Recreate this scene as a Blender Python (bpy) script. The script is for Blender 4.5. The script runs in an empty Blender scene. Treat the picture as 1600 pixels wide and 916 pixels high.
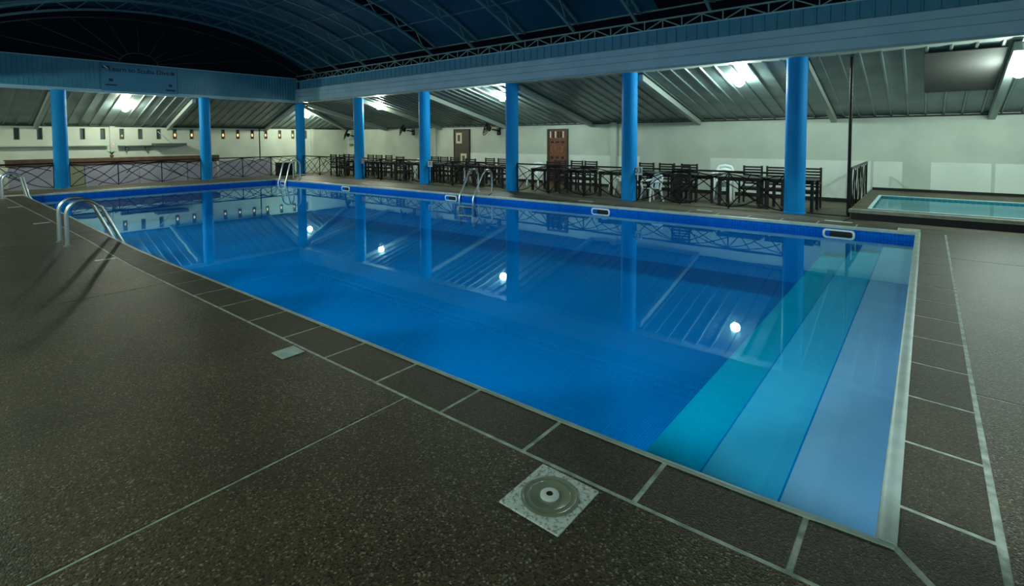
import bpy, math, random
from mathutils import Vector, Matrix
random.seed(7)
S = bpy.context.scene
COL = S.collection
# ---------------------------------------------------------------- camera
cam_d = bpy.data.cameras.new('camera'); cam = bpy.data.objects.new('camera', cam_d); COL.objects.link(cam)
R_ = Vector((0.7745730, 0.6324727, -0.0038723)); U_ = Vector((-0.0256430, 0.0375205, 0.9989668)); F_ = Vector((-0.6319644, 0.7736735, -0.0452808))
cam.matrix_world = Matrix(((R_.x, U_.x, -F_.x, 0.1143646), (R_.y, U_.y, -F_.y, -2.4218851), (R_.z, U_.z, -F_.z, 1.5855104), (0, 0, 0, 1)))
cam_d.sensor_fit = 'HORIZONTAL'; cam_d.sensor_width = 36.0
cam_d.lens = 36.0 * 795.365 / 1600
cam_d.shift_y = -(458 - 252.116) / 1600
cam_d.clip_start = 0.05; cam_d.clip_end = 200
S.camera = cam
# ---------------------------------------------------------------- world, exposure
w = bpy.data.worlds.new('night'); S.world = w; w.use_nodes = True
w.node_tree.nodes['Background'].inputs[0].default_value = (0.010, 0.022, 0.045, 1)
w.node_tree.nodes['Background'].inputs[1].default_value = 0.05
S.view_settings.view_transform = 'Standard'; S.view_settings.look = 'None'
S.view_settings.gamma = 1; S.view_settings.exposure = 0.0; S.view_settings.use_curve_mapping = False
S.cycles.max_bounces = 8; S.cycles.transparent_max_bounces = 8
S.cycles.sample_clamp_indirect = 4.0
LAMP_E = 490.0          # emission strength of a lamp globe
LAMP_COL = (0.80, 1.0, 0.90)

# ---------------------------------------------------------------- helpers
MATS = {}
def srgb(r, g, b):
    f = lambda c: (c/255/12.92) if c/255 <= 0.04045 else ((c/255+0.055)/1.055)**2.4
    return (f(r), f(g), f(b), 1)
def mat(name, col, rough=0.6, metal=0.0, noise=None, bump=None, spec=None, emis=None, nscale=8, col2=None, contrast=(0.35, 0.65), brough=None):
    """plain procedural material: colour varied by noise towards col2, bump by noise"""
    if name in MATS: return MATS[name]
    m = bpy.data.materials.new(name); m.use_nodes = True; nt = m.node_tree; N = nt.nodes; L = nt.links
    b = N['Principled BSDF']; b.inputs['Base Color'].default_value = (*col[:3], 1); b.inputs['Roughness'].default_value = rough
    b.inputs['Metallic'].default_value = metal
    if spec is not None: b.inputs['Specular IOR Level'].default_value = spec
    tc = N.new('ShaderNodeTexCoord')
    if col2 is not None:
        n = N.new('ShaderNodeTexNoise'); n.inputs['Scale'].default_value = nscale; n.inputs['Detail'].default_value = 6
        L.new(tc.outputs['Object'], n.inputs['Vector'])
        mr = N.new('ShaderNodeMapRange'); mr.inputs['From Min'].default_value = contrast[0]; mr.inputs['From Max'].default_value = contrast[1]
        L.new(n.outputs['Fac'], mr.inputs['Value'])
        mx = N.new('ShaderNodeMix'); mx.data_type = 'RGBA'; mx.inputs['A'].default_value = (*col[:3], 1); mx.inputs['B'].default_value = (*col2[:3], 1)
        L.new(mr.outputs[0], mx.inputs['Factor']); L.new(mx.outputs['Result'], b.inputs['Base Color'])
    if bump:
        n2 = N.new('ShaderNodeTexNoise'); n2.inputs['Scale'].default_value = bump[0]; n2.inputs['Detail'].default_value = 4
        L.new(tc.outputs['Object'], n2.inputs['Vector'])
        bp = N.new('ShaderNodeBump'); bp.inputs['Strength'].default_value = bump[1]; bp.inputs['Distance'].default_value = bump[2]
        L.new(n2.outputs['Fac'], bp.inputs['Height']); L.new(bp.outputs[0], b.inputs['Normal'])
    if emis:
        b.inputs['Emission Color'].default_value = (*emis[0], 1); b.inputs['Emission Strength'].default_value = emis[1]
    MATS[name] = m; return m

def mosaic_mat(name, c1, c2, grout, axis, size=0.025, rough=0.25):
    m = bpy.data.materials.new(name); m.use_nodes = True; nt = m.node_tree; N = nt.nodes; L = nt.links
    b = N['Principled BSDF']; b.inputs['Roughness'].default_value = rough; b.inputs['Specular IOR Level'].default_value = 0.0 if 'pool' in name else 0.3
    tc = N.new('ShaderNodeTexCoord'); sp = N.new('ShaderNodeSeparateXYZ'); L.new(tc.outputs['Object'], sp.inputs[0])
    cb = N.new('ShaderNodeCombineXYZ')
    pair = {'xy': ('X', 'Y'), 'xz': ('X', 'Z'), 'yz': ('Y', 'Z')}[axis]
    L.new(sp.outputs[pair[0]], cb.inputs['X']); L.new(sp.outputs[pair[1]], cb.inputs['Y'])
    br = N.new('ShaderNodeTexBrick'); br.offset = 0.0; br.squash = 1.0
    br.inputs['Color1'].default_value = (*c1, 1); br.inputs['Color2'].default_value = (*c2, 1); br.inputs['Mortar'].default_value = (*grout, 1)
    br.inputs['Scale'].default_value = 1.0; br.inputs['Brick Width'].default_value = size; br.inputs['Row Height'].default_value = size
    br.inputs['Mortar Size'].default_value = size*0.07; br.inputs['Mortar Smooth'].default_value = 0.3
    L.new(cb.outputs[0], br.inputs['Vector']); L.new(br.outputs['Color'], b.inputs['Base Color'])
    return m

class MB:
    """collects simple shapes, links them as one mesh object"""
    def __init__(s): s.v = []; s.f = []
    def box(s, x0, x1, y0, y1, z0, z1):
        n = len(s.v); s.v += [(x, y, z) for z in (z0, z1) for y in (y0, y1) for x in (x0, x1)]
        s.f += [tuple(n+i for i in q) for q in ((0,2,3,1),(4,5,7,6),(0,1,5,4),(2,6,7,3),(0,4,6,2),(1,3,7,5))]; return s
    def quad(s, *p):
        n = len(s.v); s.v += [tuple(q) for q in p]; s.f.append(tuple(range(n, n+len(p)))); return s
    def prism(s, poly, z0, z1):
        n = len(s.v); k = len(poly)
        a = sum(poly[i][0]*poly[(i+1) % k][1]-poly[(i+1) % k][0]*poly[i][1] for i in range(k))
        if a < 0: poly = poly[::-1]
        s.v += [(x, y, z0) for x, y in poly]+[(x, y, z1) for x, y in poly]
        s.f.append(tuple(n+k-1-i for i in range(k))); s.f.append(tuple(n+k+i for i in range(k)))
        for i in range(k): j = (i+1) % k; s.f.append((n+i, n+j, n+k+j, n+k+i))
        return s
    def tube(s, pts, r, seg=8, closed=False):
        pts = [Vector(p) for p in pts]; n0 = len(s.v); prev = None; m = len(pts)
        rr = r if isinstance(r, (list, tuple)) else [r]*m
        for i, p in enumerate(pts):
            if closed: t = pts[(i+1) % m]-pts[i-1]
            else: t = pts[min(i+1, m-1)]-pts[max(i-1, 0)]
            t.normalize()
            if prev is None:
                a = Vector((0, 0, 1)) if abs(t.z) < 0.9 else Vector((1, 0, 0)); nrm = t.cross(a).normalized()
            else:
                nrm = (prev-t*prev.dot(t)).normalized()
            prev = nrm; bi = t.cross(nrm)
            for k in range(seg):
                a = 2*math.pi*k/seg; s.v.append(tuple(p+(nrm*math.cos(a)+bi*math.sin(a))*rr[i]))
        for i in range(m if closed else m-1):
            for k in range(seg):
                a = n0+i*seg+k; b = n0+i*seg+(k+1) % seg; c = n0+((i+1) % m)*seg+(k+1) % seg; d = n0+((i+1) % m)*seg+k
                s.f.append((a, b, c, d))
        if not closed:
            s.f.append(tuple(n0+k for k in range(seg))[::-1]); s.f.append(tuple(n0+(m-1)*seg+k for k in range(seg)))
        return s
    def lathe(s, prof, cx, cy, z0, seg=24):
        n0 = len(s.v); m = len(prof)
        for r, z in prof:
            for k in range(seg): a = 2*math.pi*k/seg; s.v.append((cx+r*math.cos(a), cy+r*math.sin(a), z0+z))
        for i in range(m-1):
            for k in range(seg): s.f.append((n0+i*seg+k, n0+i*seg+(k+1) % seg, n0+(i+1)*seg+(k+1) % seg, n0+(i+1)*seg+k))
        s.f.append(tuple(n0+k for k in range(seg))[::-1]); s.f.append(tuple(n0+(m-1)*seg+k for k in range(seg)))
        return s
    def strip(s, sections, closed_profile=True):
        """skin equal-length cross-sections"""
        n0 = len(s.v); k = len(sections[0])
        for sec in sections: s.v += [tuple(p) for p in sec]
        for i in range(len(sections)-1):
            for j in range(k if closed_profile else k-1):
                a = n0+i*k+j; b = n0+i*k+(j+1) % k; s.f.append((a, b, b+k, a+k))
        if closed_profile:
            s.f.append(tuple(n0+j for j in range(k))[::-1]); s.f.append(tuple(n0+(len(sections)-1)*k+j for j in range(k)))
        return s
    def mesh(s, name, m, smooth=False):
        me = bpy.data.meshes.new(name); me.from_pydata(s.v, [], s.f); me.validate()
        if m: me.materials.append(m)
        if smooth:
            me.polygons.foreach_set('use_smooth', [True]*len(me.polygons))
            try: me.set_sharp_from_angle(angle=math.radians(40))
            except Exception: pass
        me.update(); return me
    def build(s, name, m, parent=None, smooth=False, bevel=0, loc=None):
        o = bpy.data.objects.new(name, s.mesh(name, m, smooth)); COL.objects.link(o)
        if parent: o.parent = parent
        if loc: o.location = loc
        if bevel:
            b = o.modifiers.new('bevel', 'BEVEL'); b.width = bevel; b.segments = 2; b.limit_method = 'ANGLE'
        return o
def tag(o, label=None, cat=None, group=None, kind=None):
    if label: o['label'] = label
    if cat: o['category'] = cat
    if group: o['group'] = group
    if kind: o['kind'] = kind
    return o
def empty(name, loc=(0, 0, 0), rz=0, **k):
    o = bpy.data.objects.new(name, None); COL.objects.link(o); o.location = loc; o.rotation_euler = (0, 0, rz); o.empty_display_size = 0.2
    return tag(o, **k)
def inst(name, me, parent, loc=(0, 0, 0), rot=(0, 0, 0), scale=(1, 1, 1)):
    o = bpy.data.objects.new(name, me); COL.objects.link(o); o.parent = parent; o.location = loc; o.rotation_euler = rot; o.scale = scale; return o
def dup(root, loc, rz, label, group=None):
    r = root.copy(); COL.objects.link(r); r.location = loc; r.rotation_euler = (0, 0, rz); r['label'] = label
    if group: r['group'] = group
    for ch in list(root.children):
        c = ch.copy(); COL.objects.link(c); c.parent = r
        for g in list(ch.children):
            d = g.copy(); COL.objects.link(d); d.parent = c
    return r
def lerp_tab(tab, x):
    tab = sorted(tab)
    if x <= tab[0][0]: return tab[0][1]
    for (a, va), (b, vb) in zip(tab, tab[1:]):
        if x <= b: return va+(vb-va)*(x-a)/(b-a)
    return tab[-1][1]
def arc(n, f): return [f(i/(n-1)) for i in range(n)]

# ---------------------------------------------------------------- materials
M_grout = mat('grout', srgb(200, 212, 196), 0.7, col2=srgb(140, 152, 136), nscale=14, bump=(60, 0.3, 0.003))
def aggregate(name, c1, c2, c3, rough, scale=170):
    m = bpy.data.materials.new(name); m.use_nodes = True; nt = m.node_tree; N = nt.nodes; L = nt.links
    b = N['Principled BSDF']; tc = N.new('ShaderNodeTexCoord')
    v = N.new('ShaderNodeTexVoronoi'); v.inputs['Scale'].default_value = scale; v.inputs['Randomness'].default_value = 1; L.new(tc.outputs['Object'], v.inputs['Vector'])
    sp = N.new('ShaderNodeSeparateColor'); L.new(v.outputs['Color'], sp.inputs[0])
    cr = N.new('ShaderNodeValToRGB'); e = cr.color_ramp.elements
    e[0].color = (*c1, 1); e[1].color = (*c3, 1); e[1].position = 1.0; e.new(0.5).color = (*c2, 1); e.new(0.88).color = (*c2, 1)
    L.new(sp.outputs[0], cr.inputs[0])
    n = N.new('ShaderNodeTexNoise'); n.inputs['Scale'].default_value = 1.3; n.inputs['Detail'].default_value = 5; L.new(tc.outputs['Object'], n.inputs['Vector'])
    mr = N.new('ShaderNodeMapRange'); mr.inputs['From Min'].default_value = .3; mr.inputs['From Max'].default_value = .7; mr.inputs['To Min'].default_value = .72; mr.inputs['To Max'].default_value = 1.2
    L.new(n.outputs['Fac'], mr.inputs['Value'])
    mx = N.new('ShaderNodeMix'); mx.data_type = 'RGBA'; mx.blend_type = 'MULTIPLY'; mx.inputs['Factor'].default_value = 1
    L.new(cr.outputs[0], mx.inputs['A']); L.new(mr.outputs[0], mx.inputs['B']); L.new(mx.outputs['Result'], b.inputs['Base Color'])
    bp = N.new('ShaderNodeBump'); bp.inputs['Strength'].default_value = 0.55; bp.inputs['Distance'].default_value = 0.003; bp.invert = True
    L.new(v.outputs['Distance'], bp.inputs['Height']); L.new(bp.outputs[0], b.inputs['Normal'])
    b.inputs['Roughness'].default_value = rough; b.inputs['Specular IOR Level'].default_value = 0.35
    return m
M_deck = aggregate('exposed_aggregate', (0.016, 0.012, 0.004), (0.074, 0.058, 0.026), (0.26, 0.235, 0.165), 0.42, 130)
M_cope = aggregate('coping_stone', (0.022, 0.019, 0.009), (0.066, 0.056, 0.031), (0.16, 0.14, 0.09), 0.5, 150)
M_terr = mat('terrace_concrete', srgb(92, 88, 66), 0.55, col2=srgb(70, 66, 50), nscale=3, bump=(40, 0.3, 0.004))
M_rim = mat('rim_tile', srgb(175, 192, 182), 0.4, col2=srgb(150, 170, 160), nscale=6, bump=(30, 0.2, 0.003))
M_flm = mosaic_mat('pool_floor_mosaic', (0.000, 0.195, 0.55), (0.000, 0.225, 0.60), (0.000, 0.10, 0.34), 'xy', 0.028)
M_uwx = mosaic_mat('pool_deep_mosaic_x', (0.000, 0.195, 0.55), (0.000, 0.225, 0.60), (0.000, 0.10, 0.34), 'xz', 0.028)
M_uwy = mosaic_mat('pool_deep_mosaic_y', (0.000, 0.195, 0.55), (0.000, 0.225, 0.60), (0.000, 0.10, 0.34), 'yz', 0.028)
M_wlx = mosaic_mat('pool_wall_mosaic_x', (0.000, 0.085, 0.46), (0.001, 0.12, 0.55), (0.01, 0.17, 0.55), 'xz', 0.05)
M_wly = mosaic_mat('pool_wall_mosaic_y', (0.000, 0.085, 0.46), (0.001, 0.12, 0.55), (0.01, 0.17, 0.55), 'yz', 0.05)
M_step = mat('step_tint_shallow', srgb(122, 174, 204), 0.5, spec=0.0, col2=srgb(114, 168, 200), nscale=2)  # step colours carry the light lost in deeper water, painted in
M_step2 = mat('step_tint_middle', srgb(56, 168, 204), 0.5, spec=0.0, col2=srgb(48, 162, 200), nscale=2)
M_step3 = mat('step_tint_deep', srgb(0, 156, 192), 0.5, spec=0.0, col2=srgb(0, 150, 186), nscale=2)
M_wall = mat('wall_paint', srgb(196, 206, 192), 0.7, col2=srgb(182, 192, 180), nscale=1.2, bump=(25, 0.15, 0.004))
M_dado = mat('dado_paint', srgb(222, 232, 222), 0.55, col2=srgb(212, 222, 212), nscale=1.5)
M_blue = mat('blue_column_paint', srgb(0, 150, 232), 0.6, spec=0.2, col2=srgb(0, 143, 226), nscale=2, bump=(20, 0.1, 0.003))
M_fascia = mat('pale_blue_metal', srgb(158, 202, 226), 0.32, col2=srgb(145, 190, 216), nscale=1.5)
M_fascia2 = mat('ribbed_blue_metal', srgb(62, 140, 172), 0.35, col2=srgb(54, 130, 164), nscale=1.5)
M_sheet = mat('galvanised_sheet', srgb(118, 136, 136), 0.36, 0.25, col2=srgb(96, 114, 116), nscale=1.5, bump=(6, 0.12, 0.01))
M_raft = mat('rafter_paint', srgb(165, 180, 172), 0.5)
M_arch = mat('arch_sheet', srgb(34, 98, 122), 0.5, col2=srgb(24, 78, 102), nscale=0.7)
M_truss = mat('truss_steel', srgb(115, 158, 160), 0.45, 0.2)
M_iron = mat('black_iron', srgb(16, 18, 20), 0.4, 0.3, spec=0.4)
M_bwood = mat('black_slat_wood', srgb(22, 22, 24), 0.5, col2=srgb(32, 30, 30), nscale=9)
M_ttop = mat('table_top', srgb(40, 38, 38), 0.3, col2=srgb(55, 52, 50), nscale=6)
M_plas = mat('white_plastic', srgb(225, 235, 235), 0.35)
M_steel = mat('polished_steel', srgb(230, 235, 235), 0.30, 1.0)
M_brown = mat('brown_wood', srgb(95, 72, 50), 0.5, col2=srgb(70, 52, 36), nscale=5)
M_door = mat('dark_brown_door', srgb(70, 58, 48), 0.5, col2=srgb(58, 48, 40), nscale=6)
M_carve = mat('carved_red_wood', srgb(128, 74, 44), 0.5, col2=srgb(90, 50, 32), nscale=14)
M_lav = mat('lavender_panel', srgb(150, 152, 172), 0.6, col2=srgb(140, 142, 162), nscale=2)
M_white = mat('white_paint', srgb(225, 232, 225), 0.5)
M_dark = mat('dark_recess', srgb(14, 18, 20), 0.7)
M_bulb = mat('lamp_globe', (1, 1, 1), 0.4, emis=(LAMP_COL, LAMP_E))
M_bulbw = mat('warm_lamp_globe', (1, 1, 1), 0.4, emis=((0.95, 1.0, 0.78), LAMP_E))
M_amber = mat('amber_bulb', (1, 0.6, 0.2), 0.4, emis=((1.0, 0.55, 0.2), 1.6))
M_kid = mosaic_mat('kids_tile', (0.004, 0.07, 0.09), (0.006, 0.085, 0.11), (0.03, 0.15, 0.18), 'xy', 0.30)
M_ink = mat('dark_ink', srgb(12, 22, 60), 0.5)
M_tile = mat('marble_tile', srgb(220, 228, 218), 0.25, col2=srgb(140, 150, 140), nscale=70, contrast=(0.48, 0.66), bump=(60, 0.3, 0.003))
M_grn = mat('leaf_green', srgb(70, 110, 40), 0.6)
M_night = mat('night_panel', srgb(28, 34, 36), 0.6)

# ---------------------------------------------------------------- pool outline (metres)
PL = 19.968
NEAR = [(0.06, 0.0), (-.25, -.035), (-.84, -.06), (-1.45, -.078), (-2.64, -.1), (-3.88, -.12), (-5.11, -.14), (-6.32, -.16), (-7.5, -.185), (-8.7, -.195), (-11.3, -.145), (-14.7, -.07), (-PL, 0.0)]
NOUT = [(0.4, -.40), (-.24, -.405), (-.82, -.43), (-2, -.46), (-3.2, -.482), (-4.4, -.5), (-6.2, -.525), (-7.4, -.54), (-8.6, -.525), (-10.1, -.48), (-13.85, -.45), (-PL-.4, -.43)]
def near(x): return lerp_tab(NEAR, x)
def nout(x): return lerp_tab(NOUT, x)
def far(x): t = min(1, max(0, -x/PL)); return 8.284-1.011*t+.486*t*(1-t)
def right(y): return lerp_tab([(0, 0.0), (8.28, 0.0)], y)
LIP = 0.055
def zf(x, y):
    d = max(y-8.9, -x-20.5, 0)
    return -.078*min(d, 1.25)-.04*max(d-1.25, 0)
XN = [LIP-(i*(PL+LIP)/40) for i in range(41)]
# floor: a bed of pale grout, stone slabs and coping tiles standing 4 mm proud of it
fl = MB()
ZG = -0.0035
xs = sorted(set([8.0, 2.0, LIP]+XN+[-20.5, -22, -24, -26.9]))
for a, b in zip(xs, xs[1:]):
    ya = near(min(max(a, -PL), 0)); yb = near(min(max(b, -PL), 0))
    if b <= LIP+1e-6 and a >= -PL-1e-6:
        fl.quad((a, -8, ZG), (b, -8, ZG), (b, yb, ZG), (a, ya, ZG))
        fl.quad((a, far(a), ZG), (b, far(b), ZG), (b, 8.9, ZG), (a, 8.9, ZG))
    elif a >= LIP-1e-6:
        fl.quad((a, -8, ZG), (b, -8, ZG), (b, 8.9, ZG), (a, 8.9, ZG))
fl.quad((-20.5, -8, ZG), (-PL, -8, ZG), (-PL, 8.9, ZG), (-20.5, 8.9, ZG))
floor = fl.build('floor', M_grout); tag(floor, kind='structure')
# coping tiles
def tile_poly(name, poly, m, z=-0.001, parent=floor, th=0.02):
    return MB().prism(poly, z-th, z).build(name, m, parent)
J = 0.0125
def cope_near():
    edges = [-.2393-.6*k for k in range(34)]
    for a, b in zip(edges, edges[1:]):
        if b < -PL+.1: b = -PL+.05
        x0, x1 = a-J, b+J
        g = 0.028
        tile_poly('coping_tile', [(x0, near(x0)-g), (x1, near(x1)-g), (x1, nout(x1)+J), (x0, nout(x0)+J)], M_cope)
    for a, b in zip(edges, edges[1:]):      # far side
        if b < -PL+.1: b = -PL+.05
        x0, x1 = a-J, b+J
        tile_poly('coping_tile', [(x0, far(x0)+.05), (x1, far(x1)+.05), (x1, far(x1)+.40), (x0, far(x0)+.40)], M_cope, z=-.0015)
cope_near()
ye = [.2728+.606*k for k in range(14)]
for a, b in zip(ye, ye[1:]):
    tile_poly('coping_tile', [(LIP+.005, a+J), (.36, a-.02+J), (.36, b-.02-J), (LIP+.005, b-J)], M_cope)
tile_poly('coping_tile', [(LIP+.005, ye[-1]+J), (.36, ye[-1]-.02+J), (.36, 8.32), (LIP+.005, 8.32)], M_cope)
# two mitred corner tiles at the near right corner
dx, dy = .36-.045, -.40-.02
tile_poly('coping_tile', [(-.2393+J, near(-.24)-.028), (.03, -.012), (.36-.02, nout(.36)+J+.0), (-.2393+J, nout(-.24)+J)], M_cope)
tile_poly('coping_tile', [(LIP+.008, .0), (LIP+.008, .2728-J), (.36, .25-J), (.368, nout(.36)+J+.02)], M_cope)
for k in range(12):
    a = .1+.6*k; tile_poly('coping_tile', [(-PL-.05, a+J), (-PL-.40, a+J), (-PL-.40, a+.6-J), (-PL-.05, a+.6-J)], M_cope, z=-.0015)
# deck slabs
def slab(poly, m=M_deck, z=0.0): return tile_poly('deck_slab', poly, m, z)
jx = [8.0, -2.33, -6.36, -10.4, -14.4, -18.4, -26.9]
for a, b in zip(jx, jx[1:]):
    ks = [a]+[x for x in (.4, -.24, -.82, -2, -3.2, -4.4, -5.3, -6.2, -7.4, -8.6, -10.1, -12, -13.85, -16, -20.4) if b < x < a]+[b]
    top = [(x-(J*.7 if x == a else 0)+(J*.7 if x == b else 0), nout(max(min(x, .4), -PL-.4))-J) for x in ks]
    if a == 8.0: top = [(8, -.42)]+[t for t in top if t[0] < .5]
    if b < -20.6: top = [t for t in top if t[0] > -20.45]+[(-20.5, nout(-20.4)-J)]; b = -20.5
    slab(top+[(b+J*.7, -8), (a-J*.7, -8)])
rj = [-.40, 1.75, 6.28, 8.9]
for k, (a, b) in enumerate(zip(rj, rj[1:])):
    for x0, x1 in ((.385, 3.6), (3.62, 8.0)):
        slab([(x0 if k or x0 > 1 else x0+.01, a+J*.7), (x1, a-.05+J*.7), (x1, b-.05-J*.7), (x0, b-J*.7)])
# strip between far coping and terrace
st = [LIP]+[-.24-4.05*k for k in range(6)]
for a, b in zip(st, st[1:]):
    b2 = max(b, -20.4)
    pts = [a+(b2-a)*i/4 for i in range(5)]
    slab([(x, far(x)+.415) for x in pts]+[(b2, 8.9), (a, 8.9)], M_terr, z=-.001)
slab([(LIP, 8.34), (.385, 8.34), (.385, 8.9), (LIP, 8.9)], M_deck, z=-.001)
slab([(-PL-.42, -.4), (-20.5, -.4), (-20.5, 8.9), (-PL-.42, 8.9)], M_terr, z=-.001)
# sloping terrace under the arcades, in bays
def terrace(x0, x1, y0, y1):
    m = MB(); nx = max(1, round(abs(x1-x0)/.6)); ny = max(1, round(abs(y1-y0)/.6))
    P = [[(x0+(x1-x0)*i/nx, y0+(y1-y0)*j/ny) for j in range(ny+1)] for i in range(nx+1)]
    for i in range(nx):
        for j in range(ny):
            m.quad(*[(p[0], p[1], zf(*p)-.002) for p in (P[i][j], P[i+1][j], P[i+1][j+1], P[i][j+1])])
    m.build('terrace_slab', M_terr, floor)
for a, b in ((8, -1.08), (-1.1, -2.13), (-2.13, -6.08), (-6.08, -10.14), (-10.14, -14.31), (-14.31, -18.46), (-18.46, -20.5), (-20.5, -26.9)):
    terrace(b, a, 8.9, 15.0)
terrace(-26.9, -20.5, -8, 8.9)

# ---------------------------------------------------------------- swimming pool
ZW = -0.147; ZB = -1.15
pool = empty('swimming_pool', (-10, 4, 0)); tag(pool, kind='structure')
def P_(o):  # parent keeping world coordinates
    o.parent = pool; o.location = -pool.location; return o
fx = XN
wf = MB(); wn = MB(); wl = MB(); wr = MB(); uf = MB(); un = MB(); ZD = -.24
for a, b in zip(fx, fx[1:]):
    a0, b0 = min(a, 0.0), b
    wf.quad((a0, far(a0), 0), (b0, far(b0), 0), (b0, far(b0), ZD), (a0, far(a0), ZD))
    uf.quad((a0, far(a0), ZD), (b0, far(b0), ZD), (b0, far(b0), ZB), (a0, far(a0), ZB))
    un.quad((b0, near(b0), ZD), (a0, near(a0), ZD), (a0, near(a0), ZB), (b0, near(b0), ZB))
    wn.quad((b0, near(b0), 0), (a0, near(a0), 0), (a0, near(a0), ZD), (b0, near(b0), ZD))
wl.quad((-PL, far(-PL), 0), (-PL, 0, 0), (-PL, 0, ZD), (-PL, far(-PL), ZD))
ul = MB().quad((-PL, far(-PL), ZD), (-PL, 0, ZD), (-PL, 0, ZB), (-PL, far(-PL), ZB))
wr.quad((0, near(0), 0), (0, far(0), 0), (0, far(0), ZB), (0, near(0), ZB))
for b_, m_ in ((wf, M_wlx), (wn, M_wlx), (wl, M_wly), (wr, M_wly)): P_(b_.build('tile_band', m_))
for b_, m_ in ((uf, M_uwx), (un, M_uwx), (ul, M_uwy)): P_(b_.build('pool_wall', m_))
pf = MB()
for a, b in zip(fx, fx[1:]):
    a0 = min(a, 0.0); pf.quad((b, near(b), ZB), (a0, near(a0), ZB), (a0, far(a0), ZB), (b, far(b), ZB))
P_(pf.build('pool_floor', M_flm))
for x0, x1, z, m_ in ((-.43, 0, -.25, M_step), (-.87, -.43, -.36, M_step2), (-1.28, -.87, -.48, M_step3)):
    s_ = MB(); s_.prism([(x0, near(x0)), (x1, near(x1)), (x1, far(x1)), (x0, far(x0))], ZB, z); P_(s_.build('step', m_, bevel=0.008))
for x0, z in ((-.43, -.25), (-.87, -.36)):
    P_(MB().prism([(x0+.002, near(x0)), (x0+.012, near(x0)), (x0+.012, far(x0)), (x0+.002, far(x0))], z-.01, z+.001).build('step_nosing', mat('nosing_tile', srgb(0, 120, 185), .5, spec=0.0)))
# rims
def rim(pts, inward, wd, h=0.006, rd=0.02):
    """rounded lip along pts; inward = unit vector to the water"""
    secs = []
    for (x, y) in pts:
        ix, iy = inward
        prof = [(-wd, -.02), (-wd, h*.6), (-wd*.7, h), (-.008, h), (.006, 0), (.01, -rd), (.004, -.05), (-.01, -.05)]
        secs.append([(x+ix*d, y+iy*d, z) for d, z in prof])
    m = MB(); m.strip(secs); return P_(m.build('rim', M_rim, smooth=True))
rim([(x, near(min(x, 0))) for x in XN], (0, 1), .030)
rim([(min(x, LIP), far(min(x, 0))) for x in XN], (0, -1), .055)
rim([(0, y) for y in [-.01+(8.3*i/16) for i in range(17)]], (-1, 0), .062, h=.010)
rim([(-PL, y) for y in [7.27*i/12 for i in range(13)]], (1, 0), .055)
# skimmers on the far wall
for i, (sx) in enumerate((-1.08, -5.79, -10.58, -15.52, -20.0+.6)):
    y = far(sx); ang = 0.03
    fr = MB(); wdt, hgt = .245, .085; zc_ = -.150
    outer = []; 
    def rr(a, b, r, n=6):
        out = []
        for cx, cz, t0 in ((a-r, b-r, 0), (-a+r, b-r, 90), (-a+r, -b+r, 180), (a-r, -b+r, 270)):
            for k in range(n): t = math.radians(t0+90*k/(n-1)); out.append((cx+r*math.cos(t), cz+r*math.sin(t)))
        return out
    o1 = rr(wdt, hgt, .06); o2 = rr(wdt-.035, hgt-.03, .04)
    secs = [[(sx+px, y-d, zc_+pz) for px, pz in o] for o, d in ((o1, .0), (o1, .018), (o2, .022), (o2, -.02))]
    fr.strip(secs, True)
    fr.f = fr.f[:-2]
    sk = P_(fr.build('skimmer', M_white, smooth=True))
    bk = MB().quad(*[(sx+px, y-.004, zc_+pz) for px, pz in o2]); b_ = bk.build('opening', M_dark); b_.parent = sk
# water
wm = bpy.data.materials.new('pool_water'); wm.use_nodes = True; nt = wm.node_tree; N = nt.nodes; L = nt.links; N.clear()
out = N.new('ShaderNodeOutputMaterial'); mixs = N.new('ShaderNodeMixShader'); tr = N.new('ShaderNodeBsdfTransparent'); gl = N.new('ShaderNodeBsdfGlossy')
tr.inputs[0].default_value = (0.90, 0.98, 1.0, 1); gl.inputs['Roughness'].default_value = 0.015; gl.inputs['Color'].default_value = (.50, .86, 1, 1)
fn = N.new('ShaderNodeFresnel')      # a single sheet of water: the same reflectance from above and below
geo = N.new('ShaderNodeNewGeometry'); ior = N.new('ShaderNodeMapRange'); ior.inputs['To Min'].default_value = 1.33; ior.inputs['To Max'].default_value = 1/1.33
L.new(geo.outputs['Backfacing'], ior.inputs['Value']); L.new(ior.outputs[0], fn.inputs['IOR'])
tcn = N.new('ShaderNodeTexCoord'); nz = N.new('ShaderNodeTexNoise'); nz.inputs['Scale'].default_value = 1.1; nz.inputs['Detail'].default_value = 2
bm_ = N.new('ShaderNodeBump'); bm_.inputs['Strength'].default_value = 0.05; bm_.inputs['Distance'].default_value = 0.02
L.new(tcn.outputs['Object'], nz.inputs['Vector']); L.new(nz.outputs['Fac'], bm_.inputs['Height']); L.new(bm_.outputs[0], gl.inputs['Normal']); L.new(bm_.outputs[0], fn.inputs['Normal'])
L.new(fn.outputs[0], mixs.inputs[0]); L.new(tr.outputs[0], mixs.inputs[1]); L.new(gl.outputs[0], mixs.inputs[2]); L.new(mixs.outputs[0], out.inputs['Surface'])
wt = MB()
for a, b in zip(fx, fx[1:]):
    a0 = min(a, 0.0); wt.quad((b, near(b), ZW), (a0, near(a0), ZW), (a0, far(a0), ZW), (b, far(b), ZW))
tag(wt.build('pool_water', wm), 'still clear blue water filling the large swimming pool', 'water', kind='stuff')

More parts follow.
